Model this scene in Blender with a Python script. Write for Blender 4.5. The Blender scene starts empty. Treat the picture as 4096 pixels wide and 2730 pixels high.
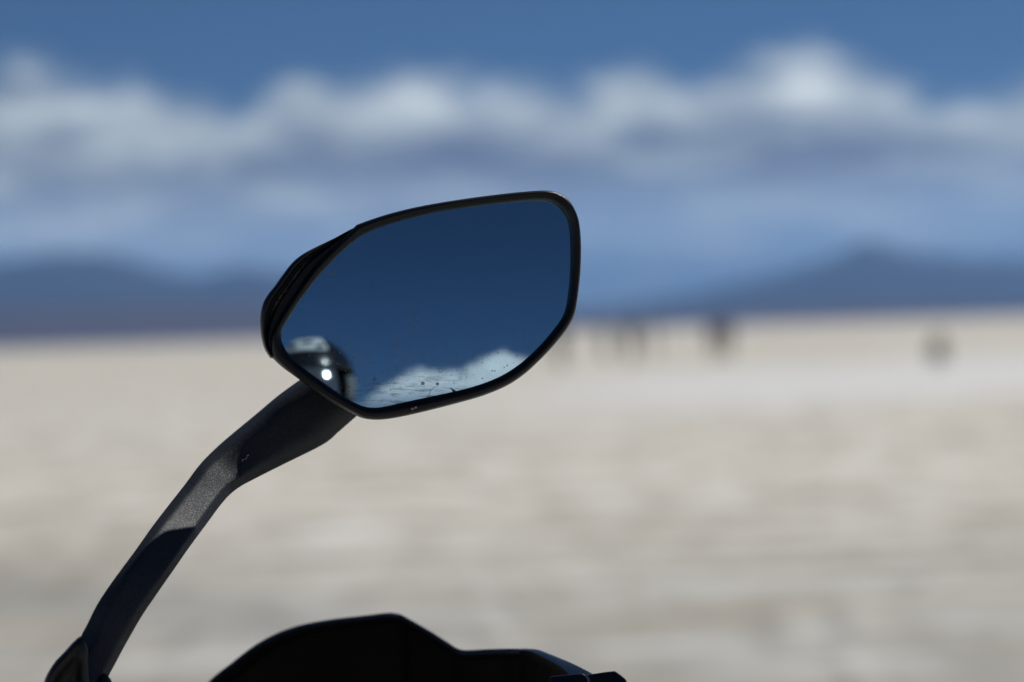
import bpy, bmesh, math, random
import numpy as np
from mathutils import Vector, Matrix, noise as mnoise

random.seed(7)
SC = bpy.context.scene
COL = SC.collection
R = math.radians

# ------------------------------------------------------------------ camera
CAM_H = 1.42
FOCAL, SENSOR = 100.0, 36.0
FOCUS = 1.6
cam_data = bpy.data.cameras.new('camera')
cam = bpy.data.objects.new('camera', cam_data)
COL.objects.link(cam)
cam_data.lens = FOCAL
cam_data.sensor_width = SENSOR
cam_data.clip_start = 0.02
cam_data.clip_end = 200000
cam_data.dof.use_dof = True
cam_data.dof.focus_distance = FOCUS
cam_data.dof.aperture_fstop = 5.0
CAM_M = (Matrix.Translation((0, 0, CAM_H)) @ Matrix.Rotation(R(90 - 0.181), 4, 'X')
         @ Matrix.Rotation(R(-1.86), 4, 'Z'))
cam.matrix_world = CAM_M
SC.camera = cam

# ------------------------------------------------------------------ sun, sky, exposure
SUN_AZ, SUN_EL = 47.5, 51.5            # azimuth to the right of the view (+Y), elevation
S = Vector((math.sin(R(SUN_AZ)) * math.cos(R(SUN_EL)), math.cos(R(SUN_AZ)) * math.cos(R(SUN_EL)), math.sin(R(SUN_EL))))
sl = bpy.data.lights.new('sun', 'SUN')
sl.energy = 3.6
sl.angle = R(0.53)
sl.color = (1.0, 0.965, 0.91)
sun = bpy.data.objects.new('sun', sl)
COL.objects.link(sun)
sun.rotation_euler = S.to_track_quat('Z', 'Y').to_euler()
sun.location = S * 50

SC.view_settings.view_transform = 'Standard'
SC.view_settings.look = 'None'
SC.view_settings.gamma = 1.0
SC.view_settings.exposure = 0.0
SC.view_settings.use_curve_mapping = False
SC.cycles.use_denoising = True
SC.cycles.adaptive_threshold = 0.02
SC.cycles.max_bounces = 8
SC.cycles.volume_bounces = 0
SC.cycles.sample_clamp_indirect = 0.0


class NT:
    """tiny node builder"""
    def __init__(self, tree):
        self.t = tree

    def n(self, kind, **kw):
        nd = self.t.nodes.new(kind)
        for k, v in kw.items():
            setattr(nd, k, v)
        return nd

    def link(self, a, b):
        self.t.links.new(a, b)

    def put(self, sock, v):
        if hasattr(v, 'is_output'):
            self.t.links.new(v, sock)
        elif v is not None:
            sock.default_value = v

    def m(self, op, a, b=None, c=None, clamp=False):
        nd = self.n('ShaderNodeMath', operation=op, use_clamp=clamp)
        for s, v in zip(nd.inputs, (a, b, c)):
            self.put(s, v)
        return nd.outputs[0]

    def vm(self, op, a, b=None):
        nd = self.n('ShaderNodeVectorMath', operation=op)
        for s, v in zip(nd.inputs, (a, b)):
            self.put(s, v)
        return nd.outputs[0]

    def smooth(self, v, a, b, lo=0.0, hi=1.0):
        nd = self.n('ShaderNodeMapRange', interpolation_type='SMOOTHSTEP')
        for s, x in zip(nd.inputs[:5], (v, a, b, lo, hi)):
            self.put(s, x)
        return nd.outputs[0]

    def noise(self, vec, scale, detail=3.0, rough=0.5, dist=0.0):
        nd = self.n('ShaderNodeTexNoise')
        self.put(nd.inputs['Vector'], vec)
        self.put(nd.inputs['Scale'], scale)
        self.put(nd.inputs['Detail'], detail)
        self.put(nd.inputs['Roughness'], rough)
        self.put(nd.inputs['Distortion'], dist)
        return nd.outputs[0]

    def mix(self, f, a, b, mode='MIX'):
        nd = self.n('ShaderNodeMix', data_type='RGBA', blend_type=mode)
        self.put(nd.inputs[0], f)
        self.put(nd.inputs[6], a)
        self.put(nd.inputs[7], b)
        return nd.outputs[2]

    def ramp(self, f, stops):
        nd = self.n('ShaderNodeValToRGB')
        self.put(nd.inputs[0], f)
        el = nd.color_ramp.elements
        while len(el) < len(stops):
            el.new(0.5)
        for e, (p, c) in zip(el, stops):
            e.position = p
            e.color = c if len(c) == 4 else (*c, 1)
        return nd.outputs[0]

    def gauss(self, az, el, a0, w, e0=None, h=None):
        q = self.m('POWER', self.m('DIVIDE', self.m('SUBTRACT', az, a0), w), 2.0)
        if e0 is not None:
            q = self.m('ADD', q, self.m('POWER', self.m('DIVIDE', self.m('SUBTRACT', el, e0), h), 2.0))
        return self.m('EXPONENT', self.m('MULTIPLY', q, -1.0))


SKY_STRENGTH = 0.05
world = bpy.data.worlds.new('World')
SC.world = world
world.cycles.sampling_method = 'MANUAL'
world.cycles.sample_map_resolution = 256
world.use_nodes = True
wt = world.node_tree
wt.nodes.clear()
W = NT(wt)
sky = W.n('ShaderNodeTexSky', sky_type='NISHITA', sun_disc=False)
sky.sun_elevation = R(SUN_EL)
sky.sun_rotation = R(SUN_AZ)
sky.altitude = 3500
sky.air_density = 0.6
sky.dust_density = 0.0
sky.ozone_density = 4.0
skyc = W.vm('MULTIPLY', sky.outputs[0], (SKY_STRENGTH * 0.64, SKY_STRENGTH * 0.84, SKY_STRENGTH * 0.94))
dirv = W.n('ShaderNodeTexCoord').outputs['Generated']
sep = W.n('ShaderNodeSeparateXYZ')
W.link(dirv, sep.inputs[0])
az = W.m('MULTIPLY', W.m('ARCTAN2', sep.outputs[0], sep.outputs[1]), 180 / math.pi)
el = W.m('MULTIPLY', W.m('ARCSINE', sep.outputs[2]), 180 / math.pi)
cl_vec = W.vm('MULTIPLY', dirv, (1.0, 1.0, 2.2))
n_big = W.noise(cl_vec, 14.0, 3.0, 0.55)
n_fine = W.noise(cl_vec, 38.0, 3.0, 0.6)
n_layer = W.noise(W.vm('MULTIPLY', dirv, (1.0, 1.0, 5.5)), 17.0, 3.0, 0.6)
top = W.m('ADD', 5.05, W.m('MULTIPLY', W.m('SUBTRACT', n_big, 0.5), 0.8))
top = W.m('ADD', top, W.m('MULTIPLY', W.m('SUBTRACT', n_fine, 0.5), 1.2))
# (azimuth, width, rise of the cloud tops) of the cumulus heads
for a0, w, hgt in ((-9.6, 1.8, 0.5), (-5.4, 0.5, -0.35), (-4.1, 0.8, 0.4), (-1.6, 1.2, 0.15), (1.2, 0.5, -0.25), (2.4, 0.6, 0.1), (3.8, 0.5, -0.35),
                   (5.9, 1.1, 0.5), (9.6, 1.6, -0.75),
                   (176.0, 4.5, -4.5), (-178.0, 4.5, -4.5), (165.6, 1.6, -0.5), (162.0, 1.4, 1.0), (157.0, 2.2, -0.9)):
    top = W.m('ADD', top, W.m('MULTIPLY', W.gauss(az, el, a0, w), hgt))
below = W.m('SUBTRACT', top, el)
a_top = W.smooth(below, -0.25, 0.6)
a_low = W.m('ADD', W.smooth(el, 0.4, 3.2, 0.66, 0.95), W.m('MULTIPLY', W.m('SUBTRACT', n_layer, 0.5), 0.35), clamp=True)
alpha = W.m('MULTIPLY', a_top, a_low)
lit = W.m('ADD', 0.38, W.m('MULTIPLY', W.m('SUBTRACT', n_fine, 0.5), 1.1))
lit = W.m('ADD', lit, W.m('MULTIPLY', W.m('SUBTRACT', n_layer, 0.5), 1.3))
lit = W.m('ADD', lit, W.m('MULTIPLY', W.smooth(below, 1.7, 0.1), 0.18))
lit = W.m('ADD', lit, W.m('MULTIPLY', W.smooth(el, 2.0, 3.6), 0.08))
# the heads that catch the sun and the flanks that do not
for a0, w, e0, h, amp in ((-8.4, 1.1, 4.9, 0.45, 0.34), (-6.3, 1.4, 3.9, 0.7, 0.10), (-4.1, 1.0, 5.2, 0.8, -0.10),
                          (-1.0, 1.7, 4.6, 0.4, 0.72), (-4.1, 0.9, 4.8, 0.4, 0.22), (-0.9, 2.2, 3.7, 0.5, -0.34), (2.8, 0.9, 4.5, 0.4, 0.18),
                          (5.9, 0.9, 4.8, 0.6, 0.60), (8.2, 1.3, 4.1, 0.4, 0.38), (6.4, 2.2, 3.3, 0.5, -0.55),
                          (-9.8, 1.2, 2.9, 0.35, 0.16), (0.4, 3.0, 3.0, 0.5, -0.1),
                          (162.0, 5.0, 4.4, 2.4, 0.35)):
    lit = W.m('ADD', lit, W.m('MULTIPLY', W.gauss(az, el, a0, w, e0, h), amp))
# clouds opposite the sun are lit from the front
sundot = W.m('ADD', W.m('MULTIPLY', sep.outputs[0], math.sin(R(SUN_AZ))), W.m('MULTIPLY', sep.outputs[1], math.cos(R(SUN_AZ))))
lit = W.m('ADD', lit, W.smooth(sundot, 0.2, -0.7, 0.0, 1.7))
ccol = W.ramp(W.m('DIVIDE', lit, 1.6), [(0.0, (0.135, 0.155, 0.235)), (0.20, (0.205, 0.240, 0.305)), (0.41, (0.40, 0.46, 0.49)), (0.625, (0.64, 0.70, 0.71)), (1.0, (1.24, 1.24, 1.22))])
ccol = W.vm('SCALE', ccol)
ccol.node.inputs['Scale'].default_value = 1.20
# low down the bank thins into pale distant layers
lowc = W.mix(W.smooth(n_layer, 0.35, 0.68), (0.50, 0.68, 0.92, 1), (0.74, 0.88, 1.04, 1))
ccol = W.mix(W.smooth(el, 1.4, 3.7), lowc, ccol)
wcol = W.mix(alpha, skyc, ccol)
bg = W.n('ShaderNodeBackground')
W.link(wcol, bg.inputs[0])
bg.inputs[1].default_value = 1.0
wo = W.n('ShaderNodeOutputWorld')
W.link(bg.outputs[0], wo.inputs[0])

# ------------------------------------------------------------------ helpers
def cam_pt(px, py, D):
    """point seen at a spot of the 4096 x 2730 photograph, D metres in front of the lens"""
    k = SENSOR / FOCAL / 4096.0 * D
    return CAM_M @ Vector(((px - 2048) * k, (1365 - py) * k, -D))


def cam_ray(px, py):
    return (cam_pt(px, py, 1.0) - CAM_M.translation).normalized()


def on_ground(px, py):
    d = cam_ray(px, py)
    return CAM_M.translation + d * (-CAM_H / d.z)


def z1(p): return (980 + p[0] / 1.568, 720 + p[1] / 1.568)
def z2(p): return (100 + p[0] / 1.2543, 1480 + p[1] / 1.2543)
def z3(p): return (800 + p[0] / 1.337, 2400 + p[1] / 1.337)
def z4(p): return (2100 + p[0] / 4.706, 2560 + p[1] / 4.706)


def mk(name, verts, faces, mat=None, parent=None, smooth=True, sharp=35, origin=None):
    """one mesh object; its origin goes to the middle of its vertices"""
    v = [Vector(p) for p in verts]
    if origin is None:
        lo = Vector((min(p.x for p in v), min(p.y for p in v), min(p.z for p in v)))
        hi = Vector((max(p.x for p in v), max(p.y for p in v), max(p.z for p in v)))
        origin = (lo + hi) / 2
    origin = Vector(origin)
    me = bpy.data.meshes.new(name)
    me.from_pydata([tuple(p - origin) for p in v], [], faces)
    bm = bmesh.new()
    bm.from_mesh(me)
    bmesh.ops.remove_doubles(bm, verts=bm.verts, dist=1e-6)
    bmesh.ops.recalc_face_normals(bm, faces=bm.faces)
    bm.to_mesh(me)
    bm.free()
    if smooth:
        me.polygons.foreach_set('use_smooth', [True] * len(me.polygons))
        me.set_sharp_from_angle(angle=R(sharp))
    ob = bpy.data.objects.new(name, me)
    COL.objects.link(ob)
    if mat:
        me.materials.append(mat)
    ob.location = origin
    if parent:
        adopt(ob, parent)
    return ob


def world_loc(o):
    return o.location + (world_loc(o.parent) if o.parent else Vector())


def adopt(ob, parent):
    """parent an object that stands at a world location (parents here are never rotated)"""
    ob.location = ob.location - world_loc(parent)
    ob.parent = parent


def empty(name, loc):
    o = bpy.data.objects.new(name, None)
    o.empty_display_size = 0.2
    COL.objects.link(o)
    o.location = loc
    return o


def tag(o, label=None, cat=None, group=None, kind=None):
    if label: o['label'] = label
    if cat: o['category'] = cat
    if group: o['group'] = group
    if kind: o['kind'] = kind
    return o


def catmull(pts, n, closed=False):
    """n points evenly spaced along a smooth curve through pts (any dimension)"""
    P = np.array(pts, float)
    m = len(P)
    out = []
    segs = m if closed else m - 1
    for i in range(segs):
        if closed:
            p0, p1, p2, p3 = P[(i - 1) % m], P[i], P[(i + 1) % m], P[(i + 2) % m]
        else:
            p0, p1, p2, p3 = P[max(i - 1, 0)], P[i], P[i + 1], P[min(i + 2, m - 1)]
        for t in np.linspace(0, 1, 12, endpoint=False):
            out.append(0.5 * (2 * p1 + (p2 - p0) * t + (2 * p0 - 5 * p1 + 4 * p2 - p3) * t * t + (3 * p1 - p0 - 3 * p2 + p3) * t ** 3))
    out.append(P[0] if closed else P[-1])
    out = np.array(out)
    d = np.concatenate([[0], np.cumsum(np.linalg.norm(np.diff(out, axis=0), axis=1))])
    s = np.linspace(0, d[-1], n, endpoint=not closed)
    return np.stack([np.interp(s, d, out[:, k]) for k in range(out.shape[1])], 1)


def loft(rings, closed=True, cap=True):
    """faces between successive rings of the same length"""
    n = len(rings[0])
    V = [p for r in rings for p in r]
    F = []
    for i in range(len(rings) - 1):
        for j in range(n if closed else n - 1):
            a, b = i * n + j, i * n + (j + 1) % n
            F.append((a, b, b + n, a + n))
    if cap and closed:
        F.append(tuple(range(n - 1, -1, -1)))
        F.append(tuple((len(rings) - 1) * n + j for j in range(n)))
    return V, F


def tube(path, radii, seg=16, squash=None):
    path = [Vector(p) for p in path]
    rings = []
    up = Vector((0, 0, 1))
    for i, p in enumerate(path):
        t = (path[min(i + 1, len(path) - 1)] - path[max(i - 1, 0)]).normalized()
        a = t.cross(up)
        if a.length < 1e-3:
            a = t.cross(Vector((0, 1, 0)))
        a.normalize()
        b = t.cross(a).normalized()
        r = radii[i] if hasattr(radii, '__len__') else radii
        sq = squash or (1, 1)
        rings.append([p + a * math.cos(2 * math.pi * k / seg) * r * sq[0] + b * math.sin(2 * math.pi * k / seg) * r * sq[1] for k in range(seg)])
    return loft(rings)


def join(*vf):
    V, F = [], []
    for v, f in vf:
        o = len(V)
        V += [Vector(p) for p in v]
        F += [tuple(i + o for i in q) for q in f]
    return V, F


def lathe(profile, centre, axis='X', seg=48):
    """profile: (radius, offset along axis) closed ring swept round the axis"""
    rings = []
    for k in range(seg):
        a = 2 * math.pi * k / seg
        ring = []
        for r, o in profile:
            q = Vector((o, r * math.cos(a), r * math.sin(a))) if axis == 'X' else (
                Vector((r * math.cos(a), o, r * math.sin(a))) if axis == 'Y' else Vector((r * math.cos(a), r * math.sin(a), o)))
            ring.append(Vector(centre) + q)
        rings.append(ring)
    n = len(profile)
    V = [p for r in rings for p in r]
    F = []
    for i in range(seg):
        for j in range(n):
            a, b = i * n + j, i * n + (j + 1) % n
            c, d = ((i + 1) % seg) * n + (j + 1) % n, ((i + 1) % seg) * n + j
            F.append((a, b, c, d))
    return V, F


def ball(centre, rad, seg=20, rings=12, rot=None):
    V, F = [], []
    rad = Vector(rad) if hasattr(rad, '__len__') else Vector((rad,) * 3)
    rr = []
    for i in range(rings + 1):
        th = math.pi * i / rings
        rr.append([Vector((math.sin(th) * math.cos(2 * math.pi * k / seg) * rad.x, math.sin(th) * math.sin(2 * math.pi * k / seg) * rad.y, math.cos(th) * rad.z)) for k in range(seg)])
    V, F = loft(rr, cap=False)
    if rot:
        V = [rot @ p for p in V]
    return [Vector(centre) + p for p in V], F


# ------------------------------------------------------------------ materials
MATS = {}


def base_mat(name):
    m = bpy.data.materials.new(name)
    m.use_nodes = True
    m.node_tree.nodes.clear()
    t = NT(m.node_tree)
    out = t.n('ShaderNodeOutputMaterial')
    MATS[name] = m
    return m, t, out


def bsdf(t, out, col, rough=0.5, metal=0.0, spec=0.5, bump=None, coat=0.0):
    b = t.n('ShaderNodeBsdfPrincipled')
    t.put(b.inputs['Base Color'], col if hasattr(col, 'is_output') else (*col, 1))
    t.put(b.inputs['Roughness'], rough)
    t.put(b.inputs['Metallic'], metal)
    t.put(b.inputs['Specular IOR Level'], spec)
    t.put(b.inputs['Coat Weight'], coat)
    if bump is not None:
        t.link(bump, b.inputs['Normal'])
    t.link(b.outputs[0], out.inputs[0])
    return b


def bumpn(t, h, strength, dist):
    b = t.n('ShaderNodeBump')
    t.put(b.inputs['Height'], h)
    b.inputs['Strength'].default_value = strength
    b.inputs['Distance'].default_value = dist
    return b.outputs[0]


def plain(name, col, rough=0.5, metal=0.0, var=0.25, scale=30.0, spec=0.5, coat=0.0):
    """a painted / moulded surface with uneven tone and roughness"""
    m, t, out = base_mat(name)
    co = t.n('ShaderNodeTexCoord').outputs['Object']
    n = t.noise(co, scale, 5.0, 0.6)
    c = t.mix(n, (*[x * (1 - var) for x in col], 1), (*[min(1, x * (1 + var)) for x in col], 1))
    r = t.smooth(n, 0.2, 0.8, max(0.02, rough - 0.08), min(1, rough + 0.1))
    bsdf(t, out, c, r, metal, spec, bumpn(t, t.noise(co, scale * 12, 3.0), 0.15, 0.002), coat)
    return m


def mat_plastic(name, col, rough, grain, dust=0.25):
    """grained moulded plastic with dust, small pale specks"""
    m, t, out = base_mat(name)
    co = t.n('ShaderNodeTexCoord').outputs['Object']
    v = t.n('ShaderNodeTexVoronoi')
    t.put(v.inputs['Vector'], co)
    v.inputs['Scale'].default_value = grain
    cellr = t.n('ShaderNodeSeparateColor')
    t.link(v.outputs['Color'], cellr.inputs[0])
    big = t.noise(co, 22.0, 6.0, 0.62)
    speck = t.m('GREATER_THAN', t.m('MULTIPLY', cellr.outputs[0], t.smooth(big, 0.35, 0.75)), 0.955)
    dmask = t.m('MULTIPLY', t.smooth(big, 0.42, 0.8), dust)
    c = t.mix(dmask, (*col, 1), (0.09, 0.09, 0.092, 1))
    c = t.mix(t.m('MULTIPLY', speck, 0.5), c, (0.30, 0.30, 0.31, 1))
    rr = t.m('ADD', rough, t.m('MULTIPLY', t.m('SUBTRACT', big, 0.5), 0.25))
    bsdf(t, out, c, rr, 0.0, 0.34, bumpn(t, v.outputs['Distance'], 0.55, 0.00018))
    return m


def mat_flake(name, col, bright, rough, cell, amount):
    """dark metal-flake paint: every cell of flake leans its own way"""
    m, t, out = base_mat(name)
    co = t.n('ShaderNodeTexCoord').outputs['Object']
    v = t.n('ShaderNodeTexVoronoi')
    t.put(v.inputs['Vector'], co)
    v.inputs['Scale'].default_value = cell
    geo = t.n('ShaderNodeNewGeometry')
    off = t.vm('SCALE', t.vm('SUBTRACT', v.outputs['Color'], (0.5, 0.5, 0.5)))
    off.node.inputs['Scale'].default_value = amount
    nrm = t.vm('NORMALIZE', t.vm('ADD', geo.outputs['Normal'], off))
    s = t.n('ShaderNodeSeparateColor')
    t.link(v.outputs['Color'], s.inputs[0])
    big = t.noise(co, 45.0, 5.0, 0.6)
    c = t.mix(t.m('POWER', s.outputs[1], 3.0), (*col, 1), (*bright, 1))
    c = t.mix(t.m('MULTIPLY', t.smooth(big, 0.5, 0.85), 0.25), c, (0.10, 0.10, 0.10, 1))
    b = bsdf(t, out, c, rough, 0.25, 0.30)
    t.link(nrm, b.inputs['Normal'])
    return m


M_RIM = mat_plastic('black_grained_plastic', (0.004, 0.0045, 0.0055), 0.33, 2600.0, 0.04)
M_SHELL = mat_plastic('black_shell_plastic', (0.0065, 0.007, 0.0085), 0.36, 2200.0, 0.07)
M_GLOSS = plain('glossy_black_plastic', (0.006, 0.0065, 0.008), 0.16, 0, 0.3, 60)
M_ARM = mat_flake('graphite_flake_paint', (0.019, 0.022, 0.0275), (0.060, 0.066, 0.077), 0.50, 4200.0, 0.24)
M_CLAMP = plain('navy_clamp_plastic', (0.003, 0.006, 0.015), 0.42, 0, 0.5, 700, 0.22)
M_GUARD = plain('black_guard_plastic', (0.0018, 0.0018, 0.0022), 0.5, 0, 0.3, 20, 0.12)
M_GUARDTOP = plain('guard_lip_sky_tint', (0.012, 0.022, 0.045), 0.30, 0, 0.2, 40, 0.5)  # black guard plastic with the reflected sky's blue put into its colour
M_RUBBER = plain('black_rubber', (0.012, 0.012, 0.012), 0.8, 0, 0.3, 25)
M_STEEL = plain('brushed_steel', (0.35, 0.35, 0.36), 0.32, 1.0, 0.15, 60)
M_BLACKMETAL = plain('black_metal', (0.02, 0.02, 0.022), 0.42, 0.4, 0.3, 40)
M_TANK = plain('dark_blue_tank_paint', (0.015, 0.025, 0.05), 0.22, 0.1, 0.15, 12, 0.5, 0.6)
M_SEAT = plain('black_seat_vinyl', (0.018, 0.018, 0.019), 0.6, 0, 0.3, 30)
M_CHIP = plain('bare_white_scuff', (0.32, 0.33, 0.34), 0.8, 0, 0.4, 900)
M_CRACK = plain('dark_crack', (0.012, 0.014, 0.018), 0.7, 0, 0.4, 900)


def mat_mirror():
    m, t, out = base_mat('tinted_mirror_glass')
    tc = t.n('ShaderNodeTexCoord').outputs['Object']     # metres, x across the glass, z up it
    sp = t.n('ShaderNodeSeparateXYZ')
    t.link(tc, sp.inputs[0])
    g = t.n('ShaderNodeBsdfGlossy')
    g.inputs['Color'].default_value = (0.40, 0.53, 0.60, 1)
    g.inputs['Roughness'].default_value = 0.0
    d = t.n('ShaderNodeBsdfDiffuse')
    # dried drops: thin rings and filled spots, one in a few cells
    def drops(scale, keep, r0, r1, ring):
        v = t.n('ShaderNodeTexVoronoi')
        wob = t.vm('ADD', tc, t.vm('SCALE', t.n('ShaderNodeTexNoise').outputs[1]))
        wob.node.inputs[1].links[0].from_node.inputs['Scale'].default_value = 0.002
        t.put(v.inputs['Vector'], tc)
        v.inputs['Scale'].default_value = scale
        s = t.n('ShaderNodeSeparateColor')
        t.link(v.outputs['Color'], s.inputs[0])
        rad = t.smooth(s.outputs[1], 0.0, 1.0, r0, r1)
        q = t.m('DIVIDE', v.outputs['Distance'], rad)
        if ring:
            mk_ = t.m('MULTIPLY', t.smooth(q, 0.72, 0.9), t.smooth(q, 1.12, 0.98))
            mk_ = t.m('ADD', mk_, t.m('MULTIPLY', t.smooth(q, 1.0, 0.8), 0.25))
        else:
            mk_ = t.smooth(q, 1.1, 0.8)
        return t.m('MULTIPLY', mk_, t.m('GREATER_THAN', s.outputs[0], 1 - keep))
    low = t.smooth(sp.outputs[2], 0.0, -0.045)            # more dirt towards the lower edge
    rings2 = t.m('MULTIPLY', drops(150.0, 0.30, 0.10, 0.26, True), t.m('ADD', 0.22, t.m('MULTIPLY', low, 0.30)))
    rings = t.m('MULTIPLY', drops(85.0, 0.34, 0.08, 0.20, True), t.m('ADD', 0.42, t.m('MULTIPLY', low, 0.20)))
    dots = t.m('MULTIPLY', drops(560.0, 0.30, 0.08, 0.34, False), t.m('ADD', 0.20, t.m('MULTIPLY', low, 0.40)))
    # wiped smears that run along the lower edge
    smv = t.vm('MULTIPLY', tc, (60.0, 1.0, 480.0))
    sm = t.smooth(t.noise(smv, 1.0, 5.0, 0.65), 0.47, 0.62)
    near = t.m('MULTIPLY', t.smooth(sp.outputs[2], -0.030, -0.052), t.smooth(t.m('ABSOLUTE', t.m('SUBTRACT', sp.outputs[0], -0.008)), 0.05, 0.012))
    smear = t.m('MULTIPLY', t.m('MULTIPLY', sm, near), 0.60)
    haze = t.m('MULTIPLY', t.m('ADD', 0.035, t.m('MULTIPLY', low, 0.15)), t.smooth(t.noise(tc, 55.0, 6.0, 0.7), 0.25, 0.75))
    f = t.m('MAXIMUM', t.m('MAXIMUM', t.m('MAXIMUM', rings, rings2), dots), t.m('MAXIMUM', smear, haze), clamp=True)
    dcol = t.mix(t.noise(tc, 300.0), (0.07, 0.08, 0.095, 1), (0.34, 0.35, 0.36, 1))
    t.link(dcol, d.inputs['Color'])
    mx = t.n('ShaderNodeMixShader')
    t.put(mx.inputs[0], f)
    t.link(g.outputs[0], mx.inputs[1])
    t.link(d.outputs[0], mx.inputs[2])
    t.link(mx.outputs[0], out.inputs[0])
    return m


M_MIRROR = mat_mirror()


def mat_salt():
    m, t, out = base_mat('salt_crust')
    co = t.n('ShaderNodeTexCoord').outputs['Object']
    sp = t.n('ShaderNodeSeparateXYZ')
    t.link(co, sp.inputs[0])
    n1 = t.noise(co, 0.10, 5.0, 0.6)
    n2 = t.noise(t.vm('ADD', co, (31.0, 7.0, 0.0)), 0.42, 5.0, 0.62)
    n3 = t.noise(co, 3.0, 5.0, 0.65)
    n4 = t.noise(t.vm('ADD', co, (3.0, 57.0, 0.0)), 0.22, 4.0, 0.55)
    c = t.ramp(n1, [(0.25, (0.62, 0.565, 0.455)), (0.45, (0.71, 0.665, 0.555)), (0.6, (0.76, 0.725, 0.62)), (0.8, (0.79, 0.775, 0.69))])
    c = t.mix(t.m('MULTIPLY', t.smooth(n2, 0.50, 0.70), 0.45), c, (0.44, 0.395, 0.325, 1))
    c = t.mix(t.m('MULTIPLY', t.smooth(n2, 0.46, 0.28), 0.7), c, (0.66, 0.655, 0.63, 1))
    c = t.mix(t.m('MULTIPLY', t.smooth(n4, 0.52, 0.68), 0.5), c, (0.42, 0.415, 0.40, 1))
    c = t.mix(t.m('MULTIPLY', t.smooth(n3, 0.4, 0.7), 0.25), c, (0.50, 0.48, 0.44, 1))
    # streaks drawn out by wind and water
    n5 = t.noise(t.vm('MULTIPLY', co, (2.0, 0.62, 1.0)), 1.0, 5.0, 0.66)
    c = t.mix(t.m('MULTIPLY', t.smooth(n5, 0.49, 0.60), 0.58), c, (0.35, 0.295, 0.225, 1))
    c = t.mix(t.m('MULTIPLY', t.smooth(n5, 0.48, 0.40), 0.7), c, (0.80, 0.785, 0.74, 1))
    # darker, greyer crust close to the origin
    rad = t.n('ShaderNodeVectorMath', operation='LENGTH')
    t.link(co, rad.inputs[0])
    rd = t.m('ADD', rad.outputs['Value'], t.m('MULTIPLY', t.m('SUBTRACT', n4, 0.5), 18.0))
    c = t.mix(t.smooth(rd, 27.0, 8.0, 0.0, 0.78), c, (0.265, 0.27, 0.25, 1))
    n6 = t.noise(t.vm('ADD', t.vm('MULTIPLY', co, (0.50, 1.30, 1.0)), (8.0, 21.0, 0.0)), 1.0, 4.0, 0.62)
    c = t.mix(t.m('MULTIPLY', t.smooth(n6, 0.50, 0.60), 0.66), c, (0.40, 0.345, 0.26, 1))
    c = t.mix(t.m('MULTIPLY', t.smooth(n6, 0.48, 0.38), 0.55), c, (0.80, 0.785, 0.74, 1))
    # an old wheel track crossing on the left
    trk = t.m('SUBTRACT', sp.outputs[1], t.m('ADD', 13.2, t.m('MULTIPLY', sp.outputs[0], -1.1)))
    trk = t.m('MULTIPLY', t.smooth(t.m('ABSOLUTE', trk), 1.7, 0.5), t.smooth(sp.outputs[0], 0.2, -1.2))
    c = t.mix(t.m('MULTIPLY', trk, 0.5), c, (0.27, 0.265, 0.24, 1))
    # a strip of cleaner, smoother salt 55 to 90 m out
    wy = t.m('ADD', sp.outputs[1], t.m('MULTIPLY', t.m('SUBTRACT', n1, 0.5), 30.0))
    wy = t.m('ADD', wy, t.m('MULTIPLY', sp.outputs[0], -0.8))
    strip = t.m('MULTIPLY', t.m('MULTIPLY', t.smooth(wy, 36.0, 54.0), t.smooth(wy, 105.0, 72.0)), t.smooth(sp.outputs[0], -3.0, 5.0, 0.12, 1.0))
    c = t.mix(t.m('MULTIPLY', strip, 0.75), c, (0.76, 0.765, 0.76, 1))
    # polygon ridges of salt
    v = t.n('ShaderNodeTexVoronoi', feature='DISTANCE_TO_EDGE')
    t.put(v.inputs['Vector'], t.vm('ADD', co, t.vm('SCALE', t.n('ShaderNodeTexNoise').outputs[1])))
    v.inputs['Scale'].default_value = 0.8
    ridge = t.smooth(v.outputs['Distance'], 0.09, 0.0)
    h = t.m('ADD', t.m('MULTIPLY', ridge, 1.0), t.m('MULTIPLY', n3, 0.5))
    bsdf(t, out, c, 0.7, 0, 0.45, bumpn(t, h, 0.5, 0.04))
    return m


def mat_rock(name, c0, c1):
    m, t, out = base_mat(name)
    co = t.n('ShaderNodeTexCoord').outputs['Object']
    c = t.mix(t.noise(co, 0.0012, 6.0, 0.6), (*c0, 1), (*c1, 1))
    bsdf(t, out, c, 0.95, 0, 0.1)
    return m


# ------------------------------------------------------------------ setting: ground, mountains
def disc(name, radii, seg, mat):
    V = [Vector((0, 0, 0))]
    F = []
    for r in radii:
        V += [Vector((r * math.cos(2 * math.pi * k / seg), r * math.sin(2 * math.pi * k / seg), 0)) for k in range(seg)]
    F += [(0, 1 + k, 1 + (k + 1) % seg) for k in range(seg)]
    for i in range(len(radii) - 1):
        a = 1 + i * seg
        F += [(a + k, a + seg + k, a + seg + (k + 1) % seg, a + (k + 1) % seg) for k in range(seg)]
    return mk(name, V, F, mat, origin=(0, 0, 0))


salt = disc('salt_flat', [5, 20, 80, 300, 1200, 5000, 15000, 40000], 96, mat_salt())
tag(salt, 'pale beige salt flat reaching the mountains', kind='structure')


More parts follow.
